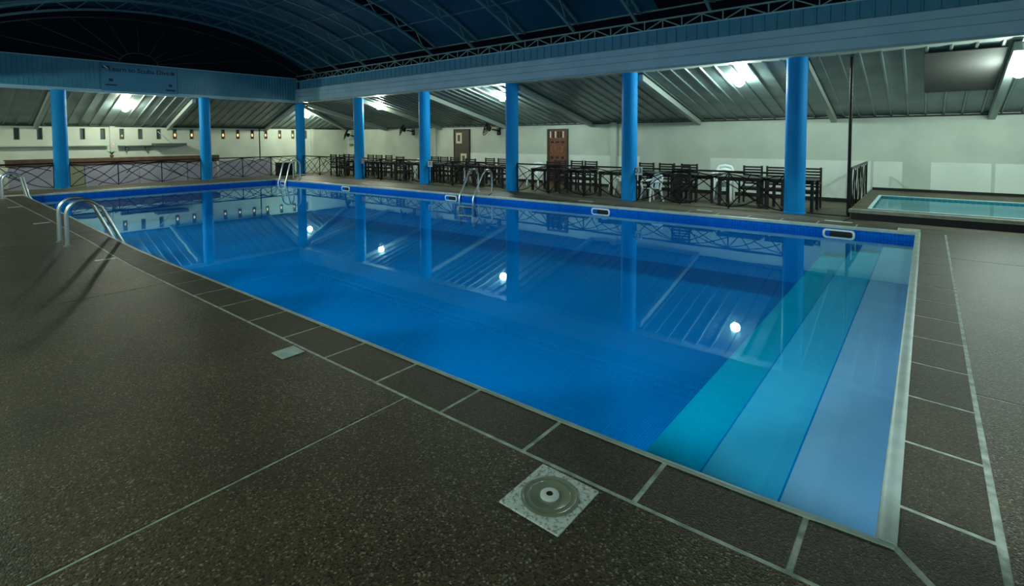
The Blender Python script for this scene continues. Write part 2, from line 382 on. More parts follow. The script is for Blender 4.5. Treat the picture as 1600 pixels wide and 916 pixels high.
# ---------------------------------------------------------------- kids' pool platform
kz = .12
kp = empty('kids_pool', (2, 12, 0)); tag(kp, kind='structure')
def K_(o): o.parent = kp; o.location = -kp.location; return o
kx0, kx1, ky0, ky1 = -.74, 7.5, 10.22, 13.15
body = MB()
for x0, x1, y0, y1 in ((-1.08, 8, 9.93, ky0), (-1.08, 8, ky1, 14.83), (-1.08, kx0, ky0, ky1), (kx1, 8, ky0, ky1)): body.box(x0, x1, y0, y1, -.35, kz)
K_(body.build('platform', M_terr))
K_(MB().box(-1.10, 8, 9.84, 10.0, .055, kz+.004).build('platform_edge', mat('pale_concrete', srgb(150, 156, 142), .6, col2=srgb(120, 128, 116), nscale=6), bevel=.006))
K_(MB().box(-1.06, 8, 9.90, 9.94, -.2, .055).build('platform_riser', M_dark))
M_dark2 = M_dark
kt = mat('kids_rim_tile', srgb(190, 225, 225), .3, col2=srgb(170, 210, 212), nscale=6)
for x0, x1, y0, y1 in ((kx0-.07, kx1, ky0-.07, ky0), (kx0-.07, kx1, ky1, ky1+.07), (kx0-.07, kx0, ky0, ky1)):
    K_(MB().box(x0, x1, y0, y1, kz-.08, kz+.012).build('rim', kt, bevel=.006))
kb = MB(); zb = -.05
e_ = .012
kb.quad((kx0+e_, ky0+e_, zb), (kx1-e_, ky0+e_, zb), (kx1-e_, ky1-e_, zb), (kx0+e_, ky1-e_, zb))
K_(kb.build('basin_floor', M_kid))
kx0 += e_; kx1 -= e_; ky0 += e_; ky1 -= e_
kw = MB(); kw.quad((kx0, ky1, kz), (kx1, ky1, kz), (kx1, ky1, zb), (kx0, ky1, zb)).quad((kx0, ky0, kz), (kx0, ky1, kz), (kx0, ky1, zb), (kx0, ky0, zb)).quad((kx1, ky0, kz), (kx0, ky0, kz), (kx0, ky0, zb), (kx1, ky0, zb))
K_(kw.build('basin_wall', mosaic_mat('kids_wall_tile', (0.01, 0.13, 0.17), (0.012, 0.15, 0.19), (0.06, 0.25, 0.29), 'xz', 0.1)))
tag(MB().quad((kx0, ky0, .085), (kx1, ky0, .085), (kx1, ky1, .085), (kx0, ky1, .085)).build('kids_pool_water', wm), 'shallow turquoise water in the raised kids pool beside the wall', 'water', kind='stuff')

# ---------------------------------------------------------------- walls
WY = 14.83; WX = -26.6; ZT = 2.17
wb = MB().box(WX-.15, 8.15, WY, WY+.15, -.35, ZT).build('wall_back', M_wall); tag(wb, kind='structure')
for x0, x1 in ((-17.1, -12.1), (-11.0, -7.98), (-5.47, -1.10), (-1.04, -.40), (.19, 1.35), (1.42, 3.0)):
    MB().box(x0, x1, WY-.012, WY, -.28 if x1 < -1.05 else kz, .91).build('dado_panel', M_dado, wb)
for x in (-18.9, -9.0): MB().box(x-.12, x+.12, WY-.10, WY, -.28, ZT-.02).build('pilaster', M_wall, wb)
tag(MB().box(WX+.02, -1.1, WY-.03, WY-.001, -.285, -.17).build('baseboard_back', M_dark), kind='structure')
tag(MB().box(-1.05, 8, WY-.03, WY-.001, kz, kz+.07).build('baseboard_right', M_dark), kind='structure')
# left wall with its row of narrow slots
slots = [-.03, .66, 1.31, 2.60, 3.26, 3.91, 4.57, 5.26, 5.89, 6.58, 7.27, 7.95, 8.64, 9.34, 10.02, 10.76, 11.48, 12.2]
zs0, zs1, hw = 1.60, 2.06, .085
wlm = MB().box(WX-.15, WX, -8.15, WY, -.35, zs0).box(WX-.15, WX, -8.15, WY, zs1, ZT)
ys = [-8.15]
for s_ in slots: ys += [s_-hw, s_+hw]
ys.append(WY)
for i in range(0, len(ys), 2): wlm.box(WX-.15, WX, ys[i], ys[i+1], zs0, zs1)
wlo = wlm.build('wall_left', M_wall); tag(wlo, kind='structure')
for a, b in ((3.48, 3.66), (12.5, 12.68), (9.68, 9.72)):
    MB().box(WX, WX+(.08 if b-a > .1 else .02), a, b, -.28, ZT-.02).build('pilaster', M_wall if b-a > .1 else M_dark, wlo)
amber = [3.91, 5.89, 6.58, 7.95, 8.64, 9.34, 10.02, 10.76, 11.48]
M_blk = mat('slot_frame', srgb(120, 122, 105), .6)
for i, s_ in enumerate(slots):
    f = MB(); t = .014
    f.box(WX-.15, WX+.006, s_-hw, s_-hw+t, zs0, zs1).box(WX-.15, WX+.006, s_+hw-t, s_+hw, zs0, zs1).box(WX-.15, WX+.006, s_-hw+t, s_+hw-t, zs0, zs0+t).box(WX-.15, WX+.006, s_-hw+t, s_+hw-t, zs1-t, zs1)
    o = f.build('window_%d' % (i+1), M_blk); tag(o, kind='structure')
    MB().box(WX-.10, WX-.09, s_-hw+t, s_+hw-t, zs0+t, zs1-t).build('pane', mat('slot_pane', srgb(66, 82, 84), .35), o)
for k, s_ in enumerate(amber):
    me = MB().lathe([(.012, .0), (.035, .02), (.048, .06), (.035, .10), (.012, .12)], 0, 0, 0, 12)
    o = me.build('amber_bulb', M_amber, smooth=True, loc=(WX-.045, s_+.015, 1.72)); o.scale = (.8, .8, 1.15) if k else (.45, .45, .6)
    place = ['small dim amber lamp in the slot right of the left wall pilaster', 'amber lamp in the slot just right of the tilted stay over the hood shelf', 'amber lamp in the second slot right of the hood shelf',
             'amber lamp in the first slot right of the second blue column on the left wall', 'amber lamp in the second slot right of the second blue column on the left wall',
             'amber lamp in the slot just left of the dark conduit on the left wall', 'amber lamp in the slot just right of the dark conduit', 'amber lamp in the second slot right of the dark conduit', 'amber lamp in the last slot left of the corner column'][k]
    tag(o, place, 'lamp', 'amber lamps in the wall slots')
tag(MB().box(8.0, 8.15, -8.15, WY, -.35, 4.3).build('wall_right', M_wall), kind='structure')
tag(MB().box(WX-.15, 8.15, -8.15, -8.0, -.35, 4.3).build('wall_front', M_wall), kind='structure')

# ---------------------------------------------------------------- columns
COLX = [-2.128, -6.079, -10.141, -14.308, -18.46, -23.278]; CY = 10.136; CZ = -.097; H = 3.323
CRD = .205
col_lab = ['thick blue round column nearest the kids pool, beside the two slatted table sets', 'second blue round column from the right, with a small white sign at its foot side',
           'blue round column just right of the far chrome pool ladder', 'blue round column between the two brown wall panels and the row of black chairs left of the far ladder',
           'blue round column just right of the corner column, second around the corner', 'blue round column standing at the far corner of the pool terrace']
def column(x, y, lab):
    o = MB().lathe([(CRD+.01, 0), (CRD+.01, .04), (CRD, .05), (CRD, H-CZ)], 0, 0, 0, 32).build('column', M_blue, smooth=True, loc=(x, y, CZ))
    tag(o, lab, 'column', 'blue columns around the pool')
for x, l in zip(COLX, col_lab): column(x, CY, l)
column(-23.278, 5.969, 'blue round column in the middle of the left railing')
column(-23.278, 1.368, 'leftmost blue round column, beside the near pool ladder')
tag(MB().lathe([(.06, 0), (.06, .012), (.032, .015), (.032, 3.30+.128)], 0, 0, 0, 12).build('pole', M_iron, smooth=True, loc=(-1.165, 10.45, -.128)), 'thin black iron pole rising from the end of the side railing to the beam', 'pole')

# ---------------------------------------------------------------- fascia beams
fb = MB(); XL, XR = -23.5, 8.0
prof = [(10.40, 3.325), (9.90, 3.325), (9.86, 3.36), (9.86, 3.56), (9.885, 3.58), (9.885, 3.74), (9.91, 3.76), (9.91, 3.92), (9.98, 3.95), (10.40, 3.95)]
fb.strip([[(x, y, z) for y, z in prof] for x in (XL, XR)])
beam = fb.build('fascia_beam', M_fascia); tag(beam, kind='structure')
# ribbed upper sheet, a panel per metre
def ribbed(n, wd, h, pitch=.25, rib=.03, d=.022):
    m = MB(); pts = []; k = int(wd/pitch+.5)
    for i in range(k):
        a = i*pitch; pts += [(a, 0), (a+pitch-rib*2, 0), (a+pitch-rib*1.5, d), (a+pitch-rib*.5, d)]
    pts.append((wd, 0))
    m.strip([[(px, -py, 0) for px, py in pts], [(px, -py, h) for px, py in pts]], False)
    return m.mesh(n, M_fascia2)
rp = ribbed('ribbed_panel', 1.0, .36)
for i in range(31): inst('ribbed_panel', rp, beam, (XL+.5+i, 9.975, 3.945))
MB().box(XL, XR, 9.93, 10.04, 4.295, 4.325).build('cap_strip', M_fascia, beam)
MB().box(XL, XR, 9.87, 10.45, 3.300, 3.325).build('soffit', mat('soffit_metal', srgb(170, 185, 178), .4), beam)
bl = MB().box(-23.5, -23.2, -8, 9.86, 3.30, 3.42).build('fascia_beam', M_fascia); tag(bl, kind='structure')
rp2 = ribbed('ribbed_panel', 1.0, 1.0, pitch=.125, rib=.016, d=.010)
for i in range(18): inst('ribbed_panel', rp2, bl, (-23.19, -8+i, 3.42), (0, 0, math.pi/2)) 
MB().box(-23.5, -23.17, -8, 9.95, 4.42, 4.45).build('cap_strip', M_fascia, bl)
# text banner flat on the left fascia
def text(body, size, mat_, loc, rot, name, parent, align='CENTER', bold=False):
    c = bpy.data.curves.new(name, 'FONT'); c.body = body; c.size = size; c.align_x = align; c.align_y = 'CENTER'; c.extrude = .002
    if bold: c.offset = size*.012
    o = bpy.data.objects.new(name, c); COL.objects.link(o)
    dg = bpy.context.evaluated_depsgraph_get(); me = bpy.data.meshes.new_from_object(o.evaluated_get(dg)); bpy.data.objects.remove(o)
    me.materials.clear(); me.materials.append(mat_)
    q = bpy.data.objects.new(name, me); COL.objects.link(q); q.parent = parent; q.location = loc; q.rotation_euler = rot; return q
ban = empty('banner', (-23.155, 3.75, 3.38)); tag(ban, 'blue scuba lesson banner hanging on the left fascia above the lamp', 'banner')
MB().box(0, .012, -1.2, 1.2, 0, .98).build('sheet', mat('banner_vinyl', srgb(62, 138, 178), .45, col2=srgb(56, 130, 172), nscale=1), ban)
RT = (math.pi/2, 0, math.pi/2)
text('Learn to Scuba Dive', .235, M_ink, (.016, -.02, .80), RT, 'lettering', ban, bold=True)
def flag(y, z, w_, h_):
    MB().box(.012, .02, y-w_/2, y+w_/2, z-h_/2, z+h_/2).build('logo', mat('logo_dark', srgb(30, 45, 70), .5), ban)
flag(-1.07, .86, .2, .11); flag(1.05, .80, .13, .13)
flag(-.92, .40, .12, .11); flag(-.92, .22, .34, .05); flag(.97, .33, .12, .11); flag(.97, .14, .32, .07)
lg = MB(); lg.quad((.022, -1.15, .90), (.022, -1.11, .915), (.022, -.99, .82), (.022, -1.03, .805)); lg.build('logo_stripe', M_white, ban)

# ---------------------------------------------------------------- arcade roofs
def zr(y): return 3.33-.2445*(y-10.15)      # back roof
def zl(x): return 3.33-.345*(-23.3-x)       # left roof
cb_ = empty('ceiling_back', (0, 0, 0)); tag(cb_, kind='structure')
cl_ = empty('ceiling_left', (0, 0, 0)); tag(cl_, kind='structure')
pit = .36
def pan(p0, p1, q0, q1, nrm, parent):
    """sheet between edge p0-p1 and edge q0-q1 with a raised rib along p0-p1 hanging below"""
    m = MB(); p0, p1, q0, q1 = map(Vector, (p0, p1, q0, q1)); up = Vector((0, 0, 1))
    def lay(a, b):
        w_ = (b-a); l = w_.length; u = w_/l if l > 1e-6 else Vector((1, 0, 0)); dn = -up*.035
        return [a+up*.03, a, a+u*min(.014, l*.1)+dn, a+u*min(.05, l*.3)+dn, a+u*min(.064, l*.35), b, b+up*.03]
    m.strip([lay(p0, q0), lay(p1, q1)], True); m.build('roof_sheet', M_sheet, parent)
x = 8.0
while x > -26.55:
    x2 = max(x-pit, -26.6)
    def y0(xx): return 10.15 if xx > -23.3 else 10.15+(-23.3-xx)/3.3*4.68
    pan((x, y0(x), zr(y0(x))), (x, 14.9, zr(14.9)), (x2+.001, y0(x2), zr(y0(x2))), (x2+.001, 14.9, zr(14.9)), None, cb_); x = x2
y = -8.0
while y < 14.8:
    y2 = min(y+pit, 14.83)
    def x0(yy): return -23.3 if yy < 10.15 else -23.3-(yy-10.15)/4.68*3.3
    pan((x0(y), y, zl(x0(y))), (-26.7, y, zl(-26.7)), (x0(y2), y2-.001, zl(x0(y2))), (-26.7, y2-.001, zl(-26.7)), None, cl_); y = y2
def beam_between(a, b, w_, h_, name, m_, parent):
    a, b = Vector(a), Vector(b); t = (b-a).normalized(); s = t.cross(Vector((0, 0, 1))).normalized()*w_/2; u = Vector((0, 0, -h_))
    m = MB(); m.strip([[p-s, p+s, p+s+u, p-s+u] for p in (a, b)]); return m.build(name, m_, parent)
for x in (5.6, 1.32, -2.0, -5.85, -9.97, -14.4, -18.46, -22.8):
    beam_between((x, 10.3, zr(10.3)-.03), (x, 14.82, zr(14.82)-.03), .13, .16, 'rafter', M_raft, cb_)
for y in (-3.2, 1.2, 5.63, 10.02):
    beam_between((-23.4, y, zl(-23.4)-.03), (-26.6, y, zl(-26.6)-.03), .13, .16, 'rafter', M_raft, cl_)
beam_between((-23.3, 10.2, 3.27), (-26.55, 14.78, zr(14.78)-.02), .13, .15, 'hip_rafter', M_raft, cb_)
MB().strip([[(x, 12.9, zr(12.9)-.04), (x, 10.45, zr(10.45)-.04), (x, 10.45, zr(10.45)-.055), (x, 12.9, zr(12.9)-.055)] for x in (0.02, 1.2)]).build('skylight_panel', mat('dull_skylight', srgb(84, 84, 82), .75, spec=.1), cb_)
# eave line where the sheet meets the wall
tag(MB().box(-26.5, 8, WY-.05, WY-.005, 2.115, 2.15).build('trim_1', M_dark), kind='structure')
tag(MB().box(WX+.005, WX+.05, -8, WY-.1, 2.13, 2.165).build('trim_2', M_dark), kind='structure')

# ---------------------------------------------------------------- arched roof over the pool
ceil = empty('ceiling', (0, 0, 0)); tag(ceil, kind='structure')
YC, RA, ZA = 4.2, 12.4, 6.15
def arch(y, off=0.0):
    r = RA+off; return ZA-RA+math.sqrt(max(r*r-(y-YC)**2, 0))
def apt(th, off): return (YC+(RA+off)*math.sin(th), ZA-RA+(RA+off)*math.cos(th))
TH = math.asin(6.02/RA); NTH = 24
def truss_mesh():
    m = MB()
    for off in (0, .34):
        secs = []
        for i in range(NTH*2+1):
            th = -TH+2*TH*i/(NTH*2); secs.append([(sx*.034, *apt(th, off+sz*.034)) for sx, sz in ((-1, -1), (1, -1), (1, 1), (-1, 1))])
        m.strip(secs)
    return m.mesh('arch_truss', M_truss)
TM = truss_mesh()
BR = MB().box(-.014, .014, -.014, .014, 0, 1).mesh('brace', M_truss)
def brace(parent, a, b, name='brace'):
    a, b = Vector(a), Vector(b); d = b-a
    o = bpy.data.objects.new(name, BR); COL.objects.link(o); o.parent = parent; o.location = a; o.rotation_mode = 'QUATERNION'
    o.rotation_quaternion = d.to_track_quat('Z', 'Y'); o.scale = (1, 1, d.length); return o
tx = [5.6, 3.65, 1.7, -.25, -2.2, -4.0, -5.91, -7.83, -9.81, -11.81, -13.9, -15.95, -18.0, -20.0, -21.8]
for x in tx:
    t = inst('arch_truss', TM, ceil, (x, 0, 0))
    if x < 1:
        for i in range(NTH):
            if i < 5: continue
            a0 = -TH+2*TH*i/NTH; a1 = -TH+2*TH*(i+1)/NTH
            p, q = (apt(a0, 0), apt(a1, .34)) if i % 2 else (apt(a0, .34), apt(a1, 0))
            brace(t, (0, *p), (0, *q))
# longitudinal truss on top of the back beam
lt_ = MB().box(XL, XR, 10.07, 10.12, 4.56, 4.60).box(XL, XR, 10.07, 10.12, 4.30, 4.33).build('beam_truss', M_truss, ceil)
x = 1.7; k = 0
while x > -22.5:
    brace(lt_, (x, 10.095, 4.32), (x, 10.095, 4.57), 'strut')
    a, b = ((4.33, 4.565) if k % 2 else (4.565, 4.33)); brace(lt_, (x, 10.095, a), (x-.49, 10.095, b)); x -= .49; k += 1
# roof sheets between trusses, purlins
pth = [-TH+2*TH*i/9 for i in range(10)]
for i, (xa, xb) in enumerate(zip([8]+tx, tx+[-23.4])):
    for j, (a, b) in enumerate(zip(pth, pth[1:])):
        if i == 11 and j >= 4: rng = ((xa-.80, xb),)
        elif i == 6 and j == 8: rng = ((xb+.5, xb),)
        else: rng = ((xa, xb),)
        for u, v in rng:
            m = MB(); secs = []
            for s_ in range(5):
                th = a+(b-a)*s_/4; secs.append([(u-.01, *apt(th, .385)), (v+.01, *apt(th, .385)), (v+.01, *apt(th, .40)), (u-.01, *apt(th, .40))])
            m.strip(secs); m.build('roof_sheet', M_arch, ceil)
for th in pth:
    y_, z_ = apt(th, .36); MB().box(-23.3, 8, y_-.018, y_+.018, z_-.02, z_+.02).build('purlin', M_truss, ceil)
# near side beam carrying the arches, out of the picture
tag(MB().box(-23.4, 8, -2.1, -1.8, 3.4, 4.45).build('trim_3', M_fascia), kind='structure')
tag(MB().box(-26.6, 8, -8.1, -2.1, 4.0, 4.1).build('ceiling_front', M_sheet), kind='structure')
# open gable with a fan of bars
gb = MB().strip([[(-23.35, *apt(-TH+2*TH*i/40, -.04)), (-23.30, *apt(-TH+2*TH*i/40, -.04)), (-23.30, *apt(-TH+2*TH*i/40, .0)), (-23.35, *apt(-TH+2*TH*i/40, 0))] for i in range(41)])
gable = gb.build('gable_fan', mat('dim_steel', srgb(60, 75, 78), .5), ceil)
ycn, zcn = 3.75, 4.46
hc = [(-23.32, ycn+.62*math.cos(t), zcn+.42*math.sin(t)) for t in [math.pi*i/14 for i in range(15)]]
MB().tube(hc, .018, 5).build('half_ring', MATS['dim_steel'], gable)
for t in (8, 20, 36, 58, 90, 122, 144, 160, 172):
    a = math.radians(t); c_, s_ = math.cos(a), math.sin(a); p0 = (-23.32, ycn+.62*c_, zcn+.42*s_)
    k = 1.0
    while k < 9 and zcn+k*s_ < arch(ycn+k*c_) and abs(ycn+k*c_-YC) < 6: k += .05
    MB().tube([p0, (-23.32, ycn+k*c_, zcn+k*s_)], .013, 5).build('fan_bar', MATS['dim_steel'], gable)

# ---------------------------------------------------------------- lamps
LM = [((-3.58, 11.1, 2.97), 'bright white lamp globe under the arcade roof left of the kids pool column'), ((1.41, 11.1, 2.80), 'bright white lamp globe at the right edge above the kids pool'),
      ((-11.35, 11.1, 2.98), 'bright white lamp globe beside the top of the third blue column'), ((-18.37, 11.1, 2.97), 'bright white lamp globe above the row of black chairs near the far corner'),
      ((-24.5, 11.18, 2.77), 'bright white lamp globe just right of the corner column'), ((-24.3, 3.51, 2.80), 'bright white lamp globe under the left roof below the banner'),
      ((5.6, 11.1, 2.9), 'white lamp globe beyond the right edge over the kids pool'), ((-24.3, -3.5, 2.8), 'white lamp globe beyond the left edge under the left roof'),
      *[((3.2-7.6*i_, -4.6, 3.0), 'added white lamp globe, unseen over the near deck behind the camera, %s from the kids pool end' % ['first', 'second', 'third', 'last'][i_]) for i_ in range(4)]]  # near-side globes are added out of view to brighten deck and fascia
for (p, lab) in LM:
    roofz = 4.0 if p[1] < -4 and p[0] > -23 else (zr(p[1]) if p[0] > -23.3 else zl(p[0]))-.035
    if p[0] < -23.3 and p[1] > 10.5: roofz = min(zr(p[1]), zl(p[0]))-.035
    lp = empty('ceiling_lamp', p); tag(lp, lab or 'white lamp globe under the arcade roof outside the picture', 'lamp', 'white lamps under the arcade roofs')
    R0 = .115
    MB().lathe([(R0*math.sin(math.pi*i/12)+.0005, -R0*math.cos(math.pi*i/12)) for i in range(13)], 0, 0, 0, 20).build('globe', M_bulbw if p[0] < -17 else M_bulb, lp, smooth=True)
    if roofz-p[2] > R0+.02: MB().lathe([(.03, R0-.01), (.03, R0+.015), (.012, R0+.02), (.012, roofz-p[2])], 0, 0, 0, 12).build('lamp_holder', M_white, lp, smooth=True)

# unseen floodlights added above and behind the camera to brighten the pool
FLOOD_W = 600
M_fl = mat('added_flood_body', srgb(60, 64, 66), .5)
for i in range(8):
    x = .2-2.75*i; f = empty('added_floodlight', (x, -1.72, 4.2)); tag(f, 'added unseen fill lamp on the beam over the near deck, %s from the kids pool end' % ['first', 'second', 'third', 'fourth', 'fifth', 'sixth', 'seventh', 'eighth'][i], 'lamp', 'added fill lamps on the near beam')
    f.rotation_euler = (math.radians(49), 0, 0)
    MB().box(-.16, .16, -.11, .11, .03, .12).build('housing', M_fl, f, bevel=.01)
    ld = bpy.data.lights.new('added_flood_beam', 'SPOT'); ld.energy = FLOOD_W; ld.color = (0.78, 0.95, 1.0); ld.spot_size = math.radians(54); ld.spot_blend = .35; ld.shadow_soft_size = .1
    lo = bpy.data.objects.new('added_flood_beam', ld); COL.objects.link(lo); lo.parent = f; lo.location = (0, 0, 0)
# ---------------------------------------------------------------- railings
RZ0, RZ1 = CZ, .80
def rail_bay(p0, p1, lab, seed, z0=RZ0, z1=RZ1, kind=0):
    p0, p1 = Vector((*p0, 0)), Vector((*p1, 0)); Lb = (p1-p0).length; d = (p1-p0)/Lb
    r = empty('railing', (p0.x, p0.y, 0), math.atan2(d.y, d.x)); tag(r, lab, 'railing', 'black iron railings around the pool')
    MB().box(0, Lb, -.02, .02, z1-.045, z1).build('top_rail', M_iron, r)
    n = 3 if Lb > 2.5 else 2
    if kind == 2: n = 2
    segs = [Lb*i/n for i in range(n+1)]
    for u in segs: MB().box(u-.014, u+.014, -.014, .014, z0, z1-.03).build('post', M_iron, r)
    Hh = z1-z0-.04; rnd = random.Random(seed)
    def curve(f, ua, ub, nn=22):
        run = []; 
        def flush():
            if len(run) > 2: MB().tube(list(run), .0125, 5).build('bar', M_iron, r)
            run.clear()
        for i in range(nn*2+1):
            u = ua+(ub-ua)*i/(nn*2); v = f(u)
            if 0 <= u <= Lb and 0.0 <= v <= Hh: run.append((u, 0, z0+v))
            else: flush()
        flush()
    if kind == 2:
        for i in range(9):
            u0 = Lb*(i+.5)/9; a = .10+.03*(i % 3)
            curve(lambda u, u0=u0, a=a: (u-u0)/a*.35*(1 if i % 2 else -1)+Hh/2, u0-.3, u0+.3, 8)
            MB().tube([(u0+.11*math.sin(6.28*t/10+i), 0, z0+Hh*t/10) for t in range(11)], .011, 5).build('bar', M_iron, r)
        return r
    W_ = Lb/n; a = (Hh*.90)/(W_*.98)**2
    for u0 in segs:
        lo_, hi_ = max(0, u0-W_*1.02), min(Lb, u0+W_*1.02)
        curve(lambda u: Hh*.95-a*(u-u0)**2, lo_, hi_)
        curve(lambda u: Hh*.05+a*(u-u0)**2, lo_, hi_)
    for u0 in segs[1:-1]:
        curve(lambda u: Hh*.99-a*.42*(u-u0-W_*.12)**2, u0-W_*1.5, u0+W_*1.5)
        MB().tube([(u0+W_*.18, 0, z0+Hh*.50), (u0+W_*.42, 0, z0+Hh*.98)], .0125, 5).build('bar', M_iron, r)
    return r
xe = [COLX[5], COLX[4], COLX[3], COLX[2], COLX[1], COLX[0]]
labs = ['black iron railing between the corner column and the next blue column', 'black iron railing in front of the white chair back near the far corner', 'black iron railing behind the far chrome ladder', 'black iron railing in front of the carved wood panel', 'black iron railing beside the lone white chair, left of the kids pool column']
for i in range(5): rail_bay((xe[i]+.21, CY), (xe[i+1]-.21, CY), labs[i], i+3)
rail_bay((-23.28, 1.58), (-23.28, 5.76), 'black iron railing of crossing arcs between the two left columns', 20)
rail_bay((-23.28, 6.18), (-23.28, 9.93), 'black iron railing left of the corner column', 21)
rail_bay((-23.28, -3.0), (-23.28, 1.16), 'black iron railing at the left edge, left of the leftmost column', 22)
rail_bay((-1.14, 10.55), (-1.14, 14.2), 'dense black iron side railing between the chairs and the kids pool', 9, z0=-.03, z1=.93, kind=2)
tag(MB().box(-1.92, -1.13, 10.38, 10.43, -.135, -.085).build('floor_bar', M_iron), 'low black bar on the floor between the last column and the pole', 'bar')

# ---------------------------------------------------------------- pool ladders
def ladder(loc, rz, lab, h=.68, wd=.54, back=.62):
    """handrails: y=0 is the pool edge, +y towards the water"""
    r = empty('pool_ladder', loc, rz); tag(r, lab, 'ladder', 'chrome pool ladders')
    for sx in (-wd/2, wd/2):
        pts = [(sx, -back, 0), (sx, -back, h*.68)]
        for i in range(1, 9):
            t = math.pi*i/9*.78; pts.append((sx, -back+.20-.20*math.cos(t), h*.68+.215*math.sin(t)))
        pts += [(sx, -back+.42, h*.80), (sx, .02, .02), (sx, .075, -.10), (sx, .085, -.30), (sx, .085, -.85)]
        MB().tube(pts, .027, 12).build('handrail', M_steel, r, smooth=True)
        MB().lathe([(.05, 0), (.05, .008), (.03, .02), (.022, .022)], sx, -back, 0, 16).build('flange', M_steel, r, smooth=True)
    for z in (-.35, -.6): MB().box(-wd/2, wd/2, .05, .12, z, z+.02).build('tread', M_white, r, bevel=.004)
    return r
ladder((-10.05, near(-10.05)-.0, 0), 0, 'chrome ladder on the near edge of the pool at the left', back=.62)
ladder((-9.93, far(-9.93), 0), math.pi, 'chrome ladder on the far edge, left of the third blue column', back=.72)
ladder((-19.62, near(-19.62), 0), 0, 'chrome ladder cut by the left edge of the picture', back=.5)
ladder((-19.4, far(-19.4), 0), math.pi, 'chrome ladder at the far corner of the pool', back=.55, h=.78)

# ---------------------------------------------------------------- things set into the deck
dr = empty('drain_cover', (-1.14, -.632, 0)); tag(dr, 'square marbled deck plate with round grey skimmer lid', 'drain cover')
MB().box(-.155, .155, -.165, .165, -.01, .005).build('plate', M_tile, dr, bevel=.003)
M_lid = mat('grey_lid', srgb(140, 148, 125), .22, col2=srgb(120, 130, 108), nscale=5)
MB().lathe([(.128, .004), (.128, .009), (.118, .012), (.112, .008), (.095, .008), (.092, .010), (.088, .008), (.03, .008)], 0, 0, 0, 48).build('lid', M_lid, dr, smooth=True)
MB().lathe([(.042, .008), (.042, .015), (.036, .018), (.016, .018), (.012, .012)], 0, 0, 0, 32).build('lid_ring', M_white, dr, smooth=True)
MB().lathe([(.014, .012), (.014, .0185), (.010, .019)], 0, 0, 0, 16).build('finger_hole', M_dark, dr)
mk = [((-3.53, -.60), (.085, .085), 'white marker tile beside the near coping, left of the round lid'), ((-8.28, -.66), (.04, .11), 'narrow white marker tile beside the near coping, right of the ladder'),
      ((-12.95, -.62), (.06, .12), 'narrow white marker tile left of the near ladder'), ((-16.6, -.58), (.06, .12), 'narrow white marker tile far down the left deck'),
      ((-1.15, 8.79), (.22, .05), 'white marker tile on the far deck by the kids pool step'), ((-3.6, 8.72), (.16, .05), 'white marker tile on the far deck between the last two columns'),
      ((-6.5, 8.6), (.2, .05), 'white marker tile on the far deck below the second column'), ((-15.4, 8.3), (.2, .05), 'white marker tile on the far deck near the corner')]
for (x, y), (hx, hy), lab in mk:
    tag(MB().box(-hx, hx, -hy, hy, -.008, .004).build('marker_tile', mat('white_glazed', srgb(200, 215, 205), .3, col2=srgb(165, 180, 170), nscale=12), loc=(x, y, 0), bevel=.002), lab, 'tile', 'white marker tiles in the deck')

# ---------------------------------------------------------------- furniture
def leg_mesh(h, s_=.022): return MB().box(-s_, s_, -s_, s_, 0, h).mesh('leg', M_bwood)
LEG_F, LEG_B, SLAT = leg_mesh(.62), leg_mesh(1.0), None
def make_slat_chair(lab):
    """front faces -y"""
    r = empty('slat_chair', (0, 0, 0)); tag(r, lab, 'chair')
    for sx in (-.225, .225):
        inst('leg', LEG_F, r, (sx, -.21, 0)); inst('leg', LEG_B, r, (sx, .22, 0))
        inst('arm', ARM, r, (sx, 0, .62))
    inst('seat', SEAT, r, (0, 0, .42))
    for i in range(7): inst('back_slat', BSL, r, (0, .22, .50+i*.073))
    return r
ARM = MB().box(-.03, .03, -.24, .22, 0, .025).mesh('arm', M_bwood)
SEAT = MB()
for i in range(6): SEAT.box(-.21, .21, -.22+i*.073, -.22+i*.073+.055, 0, .025)
SEAT.box(-.22, -.2, -.22, .21, -.05, 0).box(.2, .22, -.22, .21, -.05, 0).box(-.2, .2, -.22, -.2, -.05, 0).box(-.2, .2, .19, .21, -.05, 0)
SEAT = SEAT.mesh('seat', M_bwood)
BSL = MB().box(-.205, .205, -.012, .012, 0, .045).mesh('back_slat', M_bwood)
def make_table(lab, wd=1.02, dp=.78, h=.745):
    r = empty('dining_table', (0, 0, 0)); tag(r, lab, 'table')
    MB().box(-wd/2, wd/2, -dp/2, dp/2, h-.03, h).build('tabletop', M_ttop, r, bevel=.004)
    MB().box(-wd/2+.05, wd/2-.05, -dp/2+.04, -dp/2+.06, h-.10, h-.03).build('apron', M_bwood, r)
    MB().box(-wd/2+.05, wd/2-.05, dp/2-.06, dp/2-.04, h-.10, h-.03).build('apron', M_bwood, r)
    lm = MB().box(-.032, .032, -.032, .032, 0, h-.03).mesh('leg', M_bwood)
    for sx in (-1, 1):
        for sy in (-1, 1): inst('leg', lm, r, (sx*(wd/2-.045), sy*(dp/2-.045), 0))
    return r
first = {'c': None, 't': None}
def put(kind, x, y, rz, lab, group):
    z = zf(x, y)-.002
    if first[kind] is None:
        first[kind] = make_slat_chair(lab) if kind == 'c' else make_table(lab)
        o = first[kind]; o.location = (x, y, z); o.rotation_euler = (0, 0, rz); o['group'] = group; return o
    return dup(first[kind], (x, y, z), rz, lab, group)
GC, GT = 'black slatted chairs on the terrace', 'black tables along the railing'
